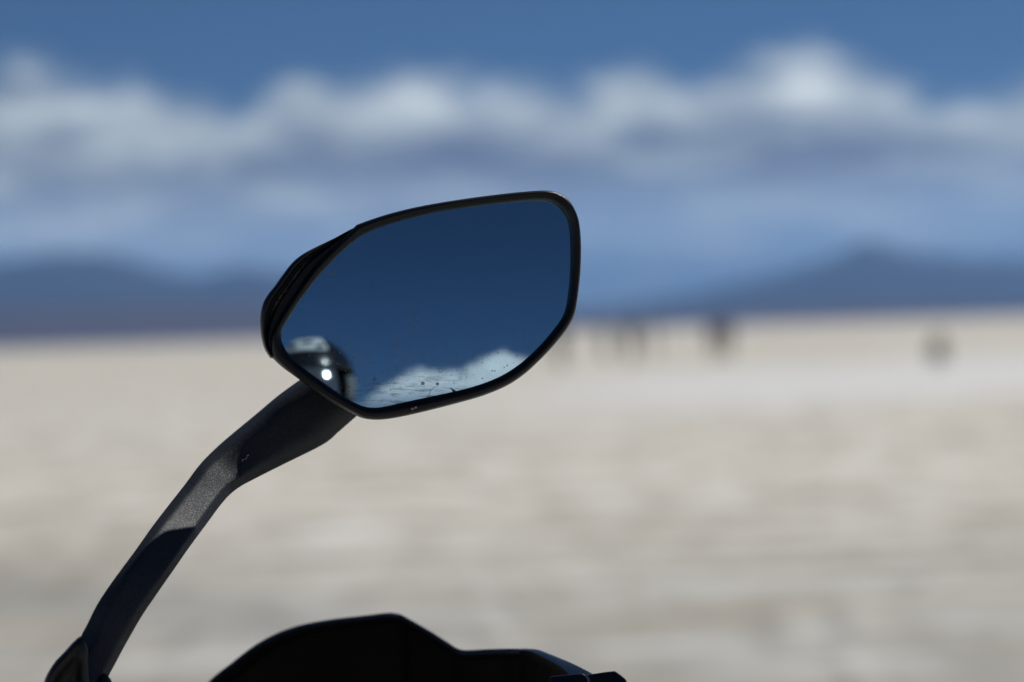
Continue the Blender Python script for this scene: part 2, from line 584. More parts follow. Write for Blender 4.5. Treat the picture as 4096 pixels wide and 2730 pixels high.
def range_mesh(name, r0, r1, profile, seed, mat, nr=14, step=0.3):
    """a ring of mountains: profile(azimuth in degrees) gives the skyline's elevation in degrees"""
    azs = np.arange(-180, 180, step)
    rings = []
    for i in range(nr + 1):
        f = i / nr
        r = r0 + (r1 - r0) * f
        shape = math.sin(math.pi * min(1, f * 1.0)) ** 0.8 if f < 0.999 else 0
        ring = []
        for a in azs:
            A = R(a)
            x, y = r * math.sin(A), r * math.cos(A)
            q = Vector((x / 2600.0 + seed, y / 2600.0, seed * 1.7))
            ru = 1 - abs(mnoise.fractal(q, 1.0, 2.0, 4)) * 0.9
            hgt = math.tan(R(max(0.02, profile(a)))) * (r0 + r1) / 2
            z = hgt * shape * (0.55 + 0.45 * ru) - (2 if i in (0, nr) else 0)
            ring.append(Vector((x, y, z)))
        rings.append(ring)
    V, F = loft(rings, cap=False)
    ob = mk(name, V, F, mat, origin=(0, 0, 0), sharp=60)
    return ob


def interp_profile(pts, seed, base):
    xs = [p[0] for p in pts]
    ys = [p[1] for p in pts]

    def f(a):
        n = base * (1 + 0.7 * mnoise.noise(Vector((math.sin(R(a)) * 6 + seed, math.cos(R(a)) * 6, 3.3))))
        n = max(0.15, n)
        w = min(1.0, max(0.0, (abs(a) - 11.0) / 4.0))
        return float(np.interp(a, xs, ys)) * (1 - w) + n * w
    return f


far_pts = [(-12, 1.75), (-10.3, 1.82), (-9.0, 1.92), (-8.0, 1.92), (-7.2, 1.62), (-6.3, 1.32), (-5.4, 1.50), (-4.5, 1.4), (-2, 0.8), (1, 0.5),
           (2.0, 0.5), (3.7, 0.72), (5.5, 1.08), (6.4, 1.40), (7.2, 1.72), (8.1, 1.42), (9.0, 1.25), (10.3, 1.12), (12, 1.1)]
near_pts = [(-12, 0.72), (-10, 0.85), (-8, 0.8), (-5, 0.75), (-2, 0.42), (1, 0.30), (3, 0.28), (5, 0.33), (7, 0.36), (8.5, 0.26), (10, 0.2), (12, 0.2)]
tag(range_mesh('mountain_range', 19000, 27000, interp_profile(far_pts, 1.0, 1.1), 4.1, mat_rock('far_rock', (0.045, 0.045, 0.05), (0.075, 0.07, 0.07))),
    'far blue mountain range on the horizon', kind='structure')
tag(range_mesh('foothills', 11000, 14500, interp_profile(near_pts, 5.0, 0.55), 9.3, mat_rock('near_rock', (0.085, 0.06, 0.066), (0.13, 0.095, 0.095))),
    'low purple-grey foothills along the edge of the salt flat', kind='structure')

# ------------------------------------------------------------------ the motorcycle
BX = -0.42                                              # centre line of the motorcycle
moto = empty('motorcycle', (BX, 1.2, 0))
tag(moto, 'black motorcycle cropped to its angular rear-view mirror and hand guard', 'motorcycle')


def part(name, vf, mat, parent=None, **kw):
    return mk(name, vf[0], vf[1], mat, parent or moto, **kw)


# --- mirror: plane, axes, convex glass
MC = cam_pt(1680, 1200, FOCUS)                          # middle of the glass
def nrm(az_deg, el_deg):
    return Vector((math.sin(R(az_deg)) * math.cos(R(el_deg)), -math.cos(R(az_deg)) * math.cos(R(el_deg)), math.sin(R(el_deg))))
MN = nrm(6.9, 4.6)
MR = 1.20                                               # radius of curvature of the convex glass
camright = CAM_M.to_3x3() @ Vector((1, 0, 0))
MU = (camright - MN * camright.dot(MN)).normalized()    # across
MV = MN.cross(MU).normalized()                          # up
if MV.z < 0:
    MV = -MV


def to_uv(p):
    d = cam_ray(*p)
    C = CAM_M.translation
    q = C + d * ((MC - C).dot(MN) / d.dot(MN))
    return np.array(((q - MC).dot(MU), (q - MC).dot(MV)))


def uvw(u, v, w):
    return MC + MU * float(u) + MV * float(v) + MN * float(w)


rim_out = [(705, 280), (830, 235), (960, 197), (1100, 165), (1250, 138), (1400, 115), (1550, 95), (1700, 78), (1800, 70), (1860, 66), (1910, 68),
           (1955, 78), (2000, 100), (2035, 132), (2065, 178), (2090, 240), (2103, 310), (2109, 400), (2109, 480), (2105, 580), (2095, 680),
           (2085, 760), (2072, 830), (2050, 885), (2010, 950), (1960, 1012), (1900, 1080), (1830, 1150), (1760, 1213), (1680, 1270), (1600, 1311),
           (1500, 1350), (1400, 1380), (1280, 1412), (1150, 1445), (1020, 1475), (930, 1492), (860, 1500), (800, 1500), (740, 1490), (690, 1468),
           (600, 1420), (500, 1362), (400, 1290), (320, 1230), (250, 1180), (200, 1137), (175, 1108), (165, 1060), (163, 1010), (178, 952),
           (220, 870), (290, 760), (370, 640), (450, 535), (530, 452), (600, 385), (660, 325), (690, 292)]
glass_in = [(790, 325), (850, 300), (950, 268), (1050, 240), (1200, 205), (1350, 180), (1500, 158), (1650, 140), (1780, 127), (1850, 123), (1900, 126),
            (1950, 140), (1990, 170), (2020, 210), (2040, 260), (2050, 320), (2054, 400), (2053, 500), (2048, 600), (2038, 700), (2025, 780),
            (2008, 835), (1980, 885), (1930, 950), (1870, 1020), (1800, 1090), (1730, 1150), (1650, 1205), (1560, 1250), (1450, 1290), (1330, 1322),
            (1200, 1350), (1070, 1378), (960, 1402), (880, 1420), (820, 1428), (770, 1425), (715, 1408), (640, 1370), (550, 1310), (450, 1240),
            (370, 1180), (300, 1120), (260, 1070), (235, 1020), (228, 985), (232, 950), (245, 915), (270, 875), (330, 780), (400, 685), (470, 595),
            (560, 500), (640, 425), (700, 375), (740, 348)]
trim_out = [(695, 293), (640, 320), (560, 362), (480, 400), (400, 440), (340, 478), (290, 525), (240, 590), (190, 660), (150, 710), (120, 760),
            (105, 810), (98, 870), (100, 930), (108, 990), (125, 1050), (148, 1090), (165, 1113), (176, 1112)]
trim_in = [(700, 298), (640, 345), (585, 400), (530, 455), (450, 537), (370, 642), (290, 762), (220, 872), (180, 952), (166, 1010), (168, 1060), (178, 1105)]


def radial(poly, angles, c):
    """points of a closed outline at given angles round c"""
    P = catmull([to_uv(z1(p)) for p in poly], 900, closed=True) - c
    a = np.arctan2(P[:, 1], P[:, 0])
    r = np.hypot(P[:, 0], P[:, 1])
    o = np.argsort(a)
    a, r = a[o], r[o]
    rr = np.interp(angles, np.concatenate([a - 2 * np.pi, a, a + 2 * np.pi]), np.tile(r, 3))
    return c + np.stack([rr * np.cos(angles), rr * np.sin(angles)], 1)


NA = 288
c_uv = to_uv(z1((1130, 780)))
ANG = np.linspace(-np.pi, np.pi, NA, endpoint=False)
RO, GI = radial(rim_out, ANG, c_uv), radial(glass_in, ANG, c_uv)

housing_out = [p for p in rim_out[:47]] + [(165, 1113), (148, 1088), (125, 1050), (108, 990), (100, 930), (98, 870), (105, 810), (120, 760), (150, 710),
               (190, 660), (240, 590), (290, 525), (340, 478), (400, 440), (480, 400), (560, 362), (640, 320), (690, 295)]
HO = radial(housing_out, ANG, c_uv)
rings = []
for w, sc in ((-0.004, 0.985), (-0.008, 0.992), (-0.016, 0.985), (-0.028, 0.955), (-0.040, 0.90), (-0.050, 0.80), (-0.058, 0.64), (-0.063, 0.40), (-0.065, 0.15)):
    rings.append([uvw(*(c_uv + (p - c_uv) * sc), w) for p in HO])
V, F = loft(rings)
housing = part('mirror_housing', (V, F), M_SHELL)
housing['label'] = 'black plastic back shell of the mirror'

# rim: a rounded bead between the outer outline and the edge of the glass
prof = [(0.0, -0.0075), (-0.004, -0.004), (0.0, -0.001), (0.05, 0.0012), (0.13, 0.0026), (0.25, 0.0036), (0.42, 0.0040), (0.60, 0.0036), (0.78, 0.0024), (0.92, 0.0006),
        (0.985, -0.0012), (1.0, -0.0024), (1.01, -0.0068)]
rings = [[uvw(*(o * (1 - s) + i * s), w) for o, i in zip(RO, GI)] for s, w in prof]
V, F = loft(rings, cap=False)
part('mirror_rim', (V, F), M_RIM, housing, sharp=50)

# convex glass
def sag(u, v):
    return -(u * u + v * v) / (2 * MR)
rings = [[uvw(0, 0, 0)] * 0]
gl_r = []
for s in np.linspace(1.0, 0.02, 22):
    ring = []
    for p in GI:
        q = c_uv + (p - c_uv) * (1.004 * s)
        ring.append(uvw(q[0], q[1], sag(*q)))
    gl_r.append(ring)
V, F = loft(gl_r, cap=False)
F.append(tuple(21 * NA + j for j in range(NA)))
rot = Matrix((MU, -MN, MV)).transposed()                # object axes lie along the glass
gmesh = bpy.data.meshes.new('mirror_glass')
gmesh.from_pydata([tuple(rot.transposed() @ (Vector(p) - MC)) for p in V], [], F)
# exact normals of the sphere, so that the reflection stays clean
gmesh.polygons.foreach_set('use_smooth', [True] * len(gmesh.polygons))
gmesh.normals_split_custom_set_from_vertices([tuple((rot.transposed() @ (Vector(p) - (MC - MN * MR))).normalized()) for p in V])
gmesh.materials.append(M_MIRROR)
glass = bpy.data.objects.new('mirror_glass', gmesh)
COL.objects.link(glass)
glass.location = MC
glass.rotation_euler = rot.to_euler()
adopt(glass, housing)
glass['label'] = 'stained convex glass reflecting blue sky and a helmet'

# side trim at the inner end of the mirror
NT_ = 70
TA = catmull([to_uv(z1(p)) for p in trim_out], NT_)
TB = catmull([to_uv(z1(p)) for p in trim_in], NT_)
def strip_rings(prof):
    return [[uvw(*(a * (1 - s) + b * s), w) for a, b in zip(TA, TB)] for s, w in prof]
V, F = loft(strip_rings([(0.0, -0.010), (-0.01, -0.006), (0.02, -0.0035), (0.08, -0.0015), (0.17, -0.0006), (0.25, -0.0008), (0.30, -0.002), (0.315, -0.0075)]), closed=False)
part('side_trim', (V, F), M_SHELL, housing, sharp=45)
V, F = loft(strip_rings([(0.30, -0.0072), (0.40, -0.0070), (0.412, -0.0030), (0.43, -0.0018), (0.46, -0.0030), (0.80, -0.0048), (0.86, -0.0055), (0.90, -0.0068), (0.94, -0.0030), (0.97, -0.0022), (1.02, -0.0025)]), closed=False)
part('trim_panel', (V, F), M_GLOSS, housing, sharp=25)

# --- arm: stations (left edge, right edge, ridge fractions, distance in front of the mirror plane)
arm_st = [((1420, 10), (1720, 190), .16, .80, .016), ((1360, 50), (1665, 232), .16, .80, .018), ((1250, 130), (1570, 315), .16, .80, .022), ((1120, 238), (1490, 380), .18, .80, .026),
          ((1000, 340), (1300, 475), .20, .80, .031), ((925, 410), (1160, 545), .22, .80, .037), ((860, 480), (1060, 600), .24, .79, .045), ((790, 575), (990, 665), .24, .80, .054),
          ((700, 690), (900, 785), .23, .82, .067), ((620, 795), (815, 900), .22, .85, .079), ((540, 908), (735, 1015), .22, .86, .090), ((460, 1015), (650, 1137), .24, .86, .100),
          ((390, 1112), (580, 1240), .28, .86, .109), ((340, 1190), (530, 1325), .33, .86, .117), ((295, 1280), (485, 1405), .38, .86, .124), ((262, 1345), (440, 1490), .38, .86, .130),
          ((248, 1420), (404, 1560), .38, .86, .136), ((232, 1500), (372, 1640), .38, .86, .142), ((205, 1600), (335, 1750), .38, .86, .149)]
ARM_BACK = 0.070                                        # the arm carries the mirror from behind
raw = np.array([[*z2(a), *z2(b), f1, f2, d * 1.1] for a, b, f1, f2, d in arm_st])
# the arm bows half way down, shaped to place the mirror's shadow edge
raw[:, 6] -= np.interp((raw[:, 1] + raw[:, 3]) / 2, [z2((0, y))[1] for y in (480, 600, 720, 850, 920, 1000, 1100, 1200, 1300, 1400, 1500, 1700)],
                       [0, -.0015, -.0042, -.0080, -.0092, -.0092, -.0072, -.002, .005, .011, .016, .021])
st = catmull(raw * np.array([1, 1, 1, 1, 100, 100, 3000]), 90) / np.array([1, 1, 1, 1, 100, 100, 3000])
cfwd = (CAM_M.to_3x3() @ Vector((0, 0, -1))).normalized()


def round_poly(P, rho, k=4):
    out = []
    n = len(P)
    for i in range(n):
        p, a, b = P[i], P[i - 1], P[(i + 1) % n]
        r = rho[i]
        q0, q1 = p + (a - p) * r, p + (b - p) * r
        for t in np.linspace(0, 1, k):
            out.append(q0 * (1 - t) ** 2 + 2 * p * t * (1 - t) + q1 * t * t)
    return out


rings = []
for i, s in enumerate(st):
    D = FOCUS + ARM_BACK - s[6]
    Lp, Rp = cam_pt(s[0], s[1], D), cam_pt(s[2], s[3], D)
    wv = Rp - Lp
    wd = wv.length
    upr = max(0.0, 1 - i / 28.0)                       # the head of the arm is rounder
    P = [np.array(Lp + wv * a + cfwd * b) for a, b in
         ((0.0, wd * (0.34 + 0.10 * upr)), (s[4], 0.0), (s[5], wd * 0.02), (1.0, wd * 0.30), (0.97, wd * 0.44), (0.72, wd * 0.80), (0.25, wd * 0.82))]
    r = 0.17 + 0.24 * upr
    rings.append([Vector(q) for q in round_poly(P, (0.2, r, r, 0.22, 0.3, 0.3, 0.3), 5)])
V, F = loft(rings)
arm = part('mirror_arm', (V, F), M_ARM, sharp=60)
arm['label'] = 'bent graphite arm carrying the mirror'

# pivot knuckle on the left of the arm's foot
kc = cam_pt(*z2((205, 1600)), FOCUS + ARM_BACK - 0.165)
k_out = [(280, 1335), (240, 1368), (200, 1412), (150, 1465), (112, 1525), (92, 1580), (82, 1680), (110, 1800), (200, 1850), (300, 1800), (330, 1690), (322, 1570), (318, 1470), (315, 1400), (302, 1352)]
KO = catmull([z2(p) for p in k_out], 60, closed=True)
kmid = np.array(z2((225, 1590)))
rings = []
for sc, dd in ((0.72, 0.020), (0.95, 0.014), (1.0, 0.006), (0.985, -0.001), (0.93, -0.0045), (0.82, -0.0056), (0.70, -0.0050), (0.58, -0.0028), (0.44, -0.0004), (0.28, 0.0010), (0.10, 0.0015)):
    cc = kmid if sc > 0.80 else kmid + np.array((-4, 6))
    rings.append([cam_pt(*(cc + (p - cc) * sc), FOCUS + ARM_BACK - 0.156 + dd) for p in KO])
V, F = loft(rings)
part('pivot_knuckle', (V, F), M_SHELL, sharp=50)
# dark joint collar that shows to the right of the arm's foot
V, F = ball(cam_pt(*z2((395, 1640)), FOCUS + ARM_BACK - 0.132), (0.0060, 0.0060, 0.0125))
part('joint_collar', (V, F), M_BLACKMETAL)
# stem and clamp down to the handlebar
foot = cam_pt(*z2((250, 1700)), FOCUS + ARM_BACK - 0.156)
BARZ, BARY = 1.115, 1.51
V, F = tube([foot + Vector((0, 0.008, 0.012)), foot + Vector((0, 0.006, -0.02)), Vector((foot.x, BARY, BARZ + 0.015)), Vector((foot.x, BARY, BARZ))], [0.009, 0.009, 0.008, 0.008])
part('mirror_stem', (V, F), M_BLACKMETAL)

# small marks: scuffs on the rim, lint, chipped glass
def patch(name, pts, mat, parent, wfun, th=0.00025):
    uv = [to_uv(p) for p in pts]
    n = len(uv)
    V = [uvw(p[0], p[1], wfun(*p) + th) for p in uv] + [uvw(p[0], p[1], wfun(*p) - th) for p in uv]
    F = [tuple(range(n)), tuple(range(2 * n - 1, n - 1, -1))] + [(i, (i + 1) % n, n + (i + 1) % n, n + i) for i in range(n)]
    return part(name, (V, F), mat, parent, smooth=False)


def z7(p): return (1480 + p[0] / 3.268, 1350 + p[1] / 3.268)
rimw = lambda u, v: 0.0040
patch('scuff', [z7(p) for p in ((527, 940), (540, 925), (560, 930), (570, 945), (555, 958), (532, 955))], M_CHIP, housing, rimw)
patch('scuff', [z7(p) for p in ((572, 925), (585, 908), (603, 912), (606, 930), (592, 938), (578, 938))], M_CHIP, housing, rimw)
gw = lambda u, v: sag(u, v) + 0.0002
patch('glass_chip', [z7(p) for p in ((1030, 655), (1070, 668), (1100, 685), (1128, 695), (1098, 712), (1075, 740), (1050, 750), (1085, 705), (1065, 680))], M_CRACK, housing, gw, 0.0001)
patch('crack', [z7(p) for p in ((905, 788), (950, 762), (1010, 745), (1055, 725), (1062, 733), (1012, 755), (955, 772), (912, 792))], M_CRACK, housing, gw, 0.0001)
M_EDGE = plain('chipped_glass_edge', (0.48, 0.51, 0.54), 0.4, 0, 0.5, 900)
patch('crack', [z7(p) for p in ((756, 800), (771, 742), (793, 693), (832, 652), (900, 630), (902, 634), (836, 657), (799, 698), (777, 747), (762, 801))], M_EDGE, housing, gw, 0.0001)
patch('dirt_spot', [z7((690 + (24 + 5 * math.sin(3 * a + 1)) * math.cos(a), 600 + (26 + 4 * math.cos(2 * a)) * math.sin(a))) for a in np.linspace(0, 2 * math.pi, 14, endpoint=False)], M_EDGE, housing, gw, 0.0001)
patch('dirt_spot', [z7((884 + 22 * math.cos(a), 608 + 20 * math.sin(a))) for a in np.linspace(0, 2 * math.pi, 12, endpoint=False)], M_EDGE, housing, gw, 0.0001)

V, F = tube(catmull([cam_pt(*z2(p), FOCUS + ARM_BACK - 0.0375) for p in ((1090, 462), (1092, 451), (1104, 449), (1113, 441), (1114, 431), (1125, 428))], 24), 0.00022, 6)
part('lint', (V, F), M_CHIP, arm)

# --- hand guard
guard_top = [((-60, 560), 1.80), ((45, 441), 1.80), ((100, 390), 1.80), ((160, 345), 1.80), ((230, 290), 1.80), ((300, 240), 1.80), ((380, 195), 1.80), ((460, 160), 1.80), ((560, 130), 1.80),
             ((700, 105), 1.80), ((850, 88), 1.80), ((960, 75), 1.80), ((1020, 70), 1.80), ((1070, 78), 1.80), ((1110, 98), 1.795), ((1180, 138), 1.79), ((1250, 180), 1.785),
             ((1320, 225), 1.78), ((1370, 258), 1.775), ((1400, 268), 1.77), ((1440, 270), 1.765), ((1550, 265), 1.75), ((1650, 262), 1.735), ((1750, 264), 1.715),
             ((1810, 268), 1.70), ((1850, 282), 1.69), ((1920, 310), 1.675), ((1990, 340), 1.66), ((2050, 370), 1.645), ((2120, 410), 1.635), ((2230, 500), 1.625)]
gt = catmull([[*z3(p), d * 1500] for p, d in guard_top], 150)
inner = [(z3(p)) for p in ((1700, 264), (1760, 268), (1810, 290), (1870, 320), (1930, 355), (1960, 380), (1985, 410), (2010, 470), (2030, 560))]
GINN = catmull(inner, 60)
g0 = z3((1730, 264))[0]
rings_out, rings_in, flange = [], [], []
for x, y, d in gt:
    D = d / 1500
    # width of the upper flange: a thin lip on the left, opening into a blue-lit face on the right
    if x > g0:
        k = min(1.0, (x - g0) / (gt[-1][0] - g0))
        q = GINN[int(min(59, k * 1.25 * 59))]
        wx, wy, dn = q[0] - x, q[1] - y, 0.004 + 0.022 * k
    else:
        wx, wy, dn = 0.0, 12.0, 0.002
    lip = cam_pt(x, y, D)
    inn = cam_pt(x + wx, y + wy + 4, D - dn)
    flange.append((lip, inn))
    rings_out.append([cam_pt(x, y + 60, D + 0.11), cam_pt(x, y + 22, D + 0.06), cam_pt(x, y + 5, D + 0.012), cam_pt(x, y + 0.8, D + 0.002), lip])
    xs = 1700 + (x + wx - 1700) * 0.93                  # the hollow behind the lip
    back = cam_pt(x + wx, y + wy + 9, D + 0.004)
    roof = cam_pt(xs, y + wy + 30, D + 0.085)
    deep = cam_pt(xs, max(y + wy + 200, 2960), D + 0.10)
    deep2 = cam_pt(xs, max(y + wy + 300, 3350), D + 0.06)
    rings_in.append([inn, back, roof, deep, deep2])
V, F = loft([list(r) for r in zip(*rings_out)], closed=False)
V2, F2 = loft([list(r) for r in zip(*rings_in)], closed=False)
guard = part('hand_guard', join((V, F), (V2, F2)), M_GUARD, sharp=40)
guard['label'] = 'black curved hand guard below the mirror'
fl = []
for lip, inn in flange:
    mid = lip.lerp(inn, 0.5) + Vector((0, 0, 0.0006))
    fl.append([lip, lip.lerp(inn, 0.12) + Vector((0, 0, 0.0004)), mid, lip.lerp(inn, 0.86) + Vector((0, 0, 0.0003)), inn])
V, F = loft([list(r) for r in zip(*fl)], closed=False)
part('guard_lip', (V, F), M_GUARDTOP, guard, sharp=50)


def prism(name, pts, D, depth, mat, parent, lean=0.0, bev=0.0012):
    """a bevelled block whose front outline is given in the photograph"""
    n = len(pts)
    cx = sum(p[0] for p in pts) / n
    cy = sum(p[1] for p in pts) / n
    rings = []
    for sc, dd in ((0.965, 0.0), (0.992, bev * 0.35), (1.0, bev), (1.0, depth - bev), (0.97, depth)):
        rings.append([cam_pt(cx + (p[0] - cx) * sc, cy + (p[1] - cy) * sc, D + dd + lean * (2730 - p[1]) * 1e-4) for p in pts])
    V, F = loft(rings)
    return part(name, (V, F), mat, parent, sharp=28)


def rnd(pts, rho=0.12):
    return [tuple(q) for q in round_poly([np.array(p, float) for p in pts], [rho] * len(pts), 4)]


prism('guard_clamp', rnd([z4(p) for p in ((455, 712), (500, 688), (860, 652), (1085, 636), (1135, 665), (1165, 740), (1230, 1000), (1290, 1400), (900, 1500), (620, 1400), (540, 1000))], 0.2), 1.598, 0.028, M_CLAMP, guard, lean=0.5)
prism('guard_clamp', rnd([z4(p) for p in ((1180, 660), (1275, 644), (1500, 610), (1700, 588), (1800, 658), (1890, 735), (1945, 850), (1990, 1100), (1900, 1400), (1500, 1500), (1330, 1400), (1265, 1000), (1215, 740))], 0.2), 1.596, 0.030, M_CLAMP, guard, lean=0.5)

# --- the rest of the machine, below the frame
def px_loc(p):
    return p
V, F = tube([(BX - 0.46, BARY - 0.06, BARZ), (BX - 0.25, BARY - 0.02, BARZ), (BX - 0.12, BARY + 0.02, BARZ - 0.05), (BX, BARY + 0.03, BARZ - 0.06), (BX + 0.12, BARY + 0.02, BARZ - 0.05),
             (BX + 0.25, BARY - 0.02, BARZ), (BX + 0.46, BARY - 0.06, BARZ)], 0.011)
part('handlebar', (V, F), M_BLACKMETAL)
for s in (-1, 1):
    V, F = tube([(BX + s * 0.31, BARY - 0.032, BARZ), (BX + s * 0.33, BARY - 0.036, BARZ), (BX + s * 0.43, BARY - 0.055, BARZ), (BX + s * 0.452, BARY - 0.06, BARZ)], [0.019, 0.0165, 0.0165, 0.019])
    part('hand_grip', (V, F), M_RUBBER)
    V, F = tube([(BX + s * 0.24, BARY + 0.03, BARZ - 0.005), (BX + s * 0.28, BARY + 0.06, BARZ - 0.01), (BX + s * 0.42, BARY + 0.03, BARZ - 0.02)], [0.009, 0.007, 0.005], squash=(1, 0.7))
    part('control_lever', (V, F), M_STEEL)
    V, F = tube([(BX + s * 0.11, 1.50, 1.02), (BX + s * 0.11, 1.66, 0.62), (BX + s * 0.11, 1.77, 0.32)], [0.022, 0.022, 0.028])
    part('fork_leg', (V, F), M_STEEL)
# bracket from the bar end to the guard clamps
V, F = tube([(BX + 0.46, BARY - 0.06, BARZ), (BX + 0.475, BARY + 0.02, BARZ), cam_pt(2330, 2860, 1.612), cam_pt(2330, 2800, 1.612)], 0.009)
part('guard_bracket', (V, F), M_BLACKMETAL)


def wheel(cx, cy, rad, wd, front):
    V, F = lathe([(rad, -wd * .15), (rad, wd * .15), (rad - .02, wd * .42), (rad - .06, wd * .5), (rad - .085, wd * .34), (rad - .085, -wd * .34), (rad - .06, -wd * .5), (rad - .02, -wd * .42)], (cx, cy, rad))
    w = part('front_wheel' if front else 'rear_wheel', (V, F), M_RUBBER)
    ri = rad - .083
    V, F = lathe([(ri, -wd * .34), (ri, wd * .34), (ri - .022, wd * .26), (ri - .022, -wd * .26)], (cx, cy, rad))
    part('wheel_rim', (V, F), M_BLACKMETAL, w)
    V, F = lathe([(.045, -.06), (.045, .06), (.012, .06), (.012, -.06)], (cx, cy, rad), seg=24)
    part('hub', (V, F), M_BLACKMETAL, w)
    for k in range(10):
        a = 2 * math.pi * k / 10
        e = Vector((0, math.cos(a), math.sin(a)))
        V, F = tube([Vector((cx, cy, rad)) + e * .04, Vector((cx, cy, rad)) + e * (ri - .012)], [.012, .008], 8)
        part('spoke', (V, F), M_BLACKMETAL, w)
    V, F = lathe([(.135, .066), (.135, .071), (.09, .071), (.09, .066)], (cx, cy, rad))
    part('brake_disc', (V, F), M_STEEL, w)
    return w


wheel(BX, 1.79, 0.31, 0.11, True)
wheel(BX, 0.36, 0.31, 0.16, False)
rings = []
for a in np.linspace(-0.5, 2.4, 16):
    c = Vector((BX, 1.79, 0.31))
    e = Vector((0, math.cos(a), math.sin(a)))
    rings.append([c + e * (0.345 - 0.03 * abs(u) ** 2) + Vector((u * 0.075, 0, 0)) for u in np.linspace(-1, 1, 7)] +
                 [c + e * (0.338 - 0.03 * abs(u) ** 2) + Vector((u * 0.070, 0, 0)) for u in np.linspace(1, -1, 7)])
part('front_fender', loft(rings), M_SHELL)
def body_loft(secs, seg=24, p=2.6):
    rings = []
    for y, z, hw, hh in secs:
        ring = []
        for k in range(seg):
            a = 2 * math.pi * k / seg
            c, s_ = math.cos(a), math.sin(a)
            ring.append(Vector((BX + hw * math.copysign(abs(c) ** (2 / p), c), y, z + hh * math.copysign(abs(s_) ** (2 / p), s_))))
        rings.append(ring)
    return loft(rings)
part('fuel_tank', body_loft([(1.40, .84, .06, .06), (1.36, .86, .13, .11), (1.22, .87, .175, .135), (1.05, .85, .165, .125), (.92, .82, .11, .09), (.86, .80, .06, .05)]), M_TANK)
part('seat', body_loft([(.93, .79, .07, .03), (.88, .80, .11, .045), (.70, .79, .15, .05), (.55, .80, .155, .05), (.40, .86, .14, .045), (.10, .88, .11, .04), (.04, .88, .08, .025)]), M_SEAT)
part('engine', join(body_loft([(1.33, .45, .08, .10), (1.28, .45, .16, .17), (1.02, .45, .18, .18), (.88, .45, .14, .13), (.84, .45, .08, .08)], p=4),
                    body_loft([(1.36, .62, .08, .08), (1.30, .66, .11, .12), (1.16, .66, .11, .12), (1.12, .64, .08, .08)], p=5)), M_BLACKMETAL)
for s in (-1, 1):
    V, F = tube([(BX + s * .03, 1.46, .95), (BX + s * .14, 1.30, .70), (BX + s * .15, .95, .60), (BX + s * .13, .80, .42)], .018)
    part('frame_tube', (V, F), M_BLACKMETAL)
    V, F = tube([(BX + s * .13, .84, .42), (BX + s * .12, .36, .31)], [.032, .024])
    part('swing_arm', (V, F), M_BLACKMETAL)
    V, F = tube([(BX + s * .10, .95, .70), (BX + s * .11, .45, .80), (BX + s * .09, .06, .83)], .013)
    part('seat_rail', (V, F), M_BLACKMETAL)
V, F = tube([(BX + .10, 1.34, .40), (BX + .13, 1.25, .24), (BX + .17, .80, .26), (BX + .19, .45, .42), (BX + .19, .10, .52)], [.022, .024, .03, .055, .05])
part('exhaust', (V, F), M_STEEL)
part('headlight_fairing', body_loft([(1.56, .95, .10, .12), (1.62, .95, .16, .15), (1.72, .92, .15, .12), (1.80, .88, .10, .07), (1.84, .86, .05, .03)], p=3), M_TANK)
V, F = lathe([(.07, 1.80), (.06, 1.815), (.0005, 1.82), (.0005, 1.80)], (BX, 0, .87), 'Y', 24)
part('headlight', (V, F), M_STEEL)
V, F = tube([(BX - .14, .92, .32), (BX - .26, .98, .04), (BX - .30, 1.0, .008)], [.012, .011, .016])
part('side_stand', (V, F), M_BLACKMETAL)
part('tail_light', body_loft([(.06, .86, .05, .02), (.02, .86, .05, .02), (.0, .86, .04, .015)], p=4), plain('red_tail_light', (0.35, 0.01, 0.01), 0.25))


# ------------------------------------------------------------------ people
def skin_mesh(name, joints, bones, root, sub=2):
    """one continuous body grown round a skeleton; joints: name -> (x, y, z, radius[, radius2])"""
    names = list(joints)
    me = bpy.data.meshes.new(name)
    me.from_pydata([joints[n][:3] for n in names], [(names.index(a), names.index(b)) for a, b in bones], [])
    ob = bpy.data.objects.new(name, me)
    COL.objects.link(ob)
    ob.modifiers.new('skin', 'SKIN').use_smooth_shade = True
    for i, n in enumerate(names):
        j = joints[n]
        sv = me.skin_vertices[0].data[i]
        sv.radius = (j[3], j[4] if len(j) > 4 else j[3])
        sv.use_root = (n == root)
    sb = ob.modifiers.new('subdivision', 'SUBSURF')
    sb.levels = sb.render_levels = sub
    dg = bpy.context.evaluated_depsgraph_get()
    new = bpy.data.meshes.new_from_object(ob.evaluated_get(dg))
    bpy.data.objects.remove(ob)
    bpy.data.meshes.remove(me)
    new.name = name
    new.polygons.foreach_set('use_smooth', [True] * len(new.polygons))
    return new


M_SKIN = plain('skin', (0.42, 0.25, 0.18), 0.55, 0, 0.1, 20)
M_HAIR = plain('dark_hair', (0.02, 0.016, 0.013), 0.6, 0, 0.3, 60)


def cloth(name, col):
    return plain(name, col, 0.85, 0, 0.25, 14)


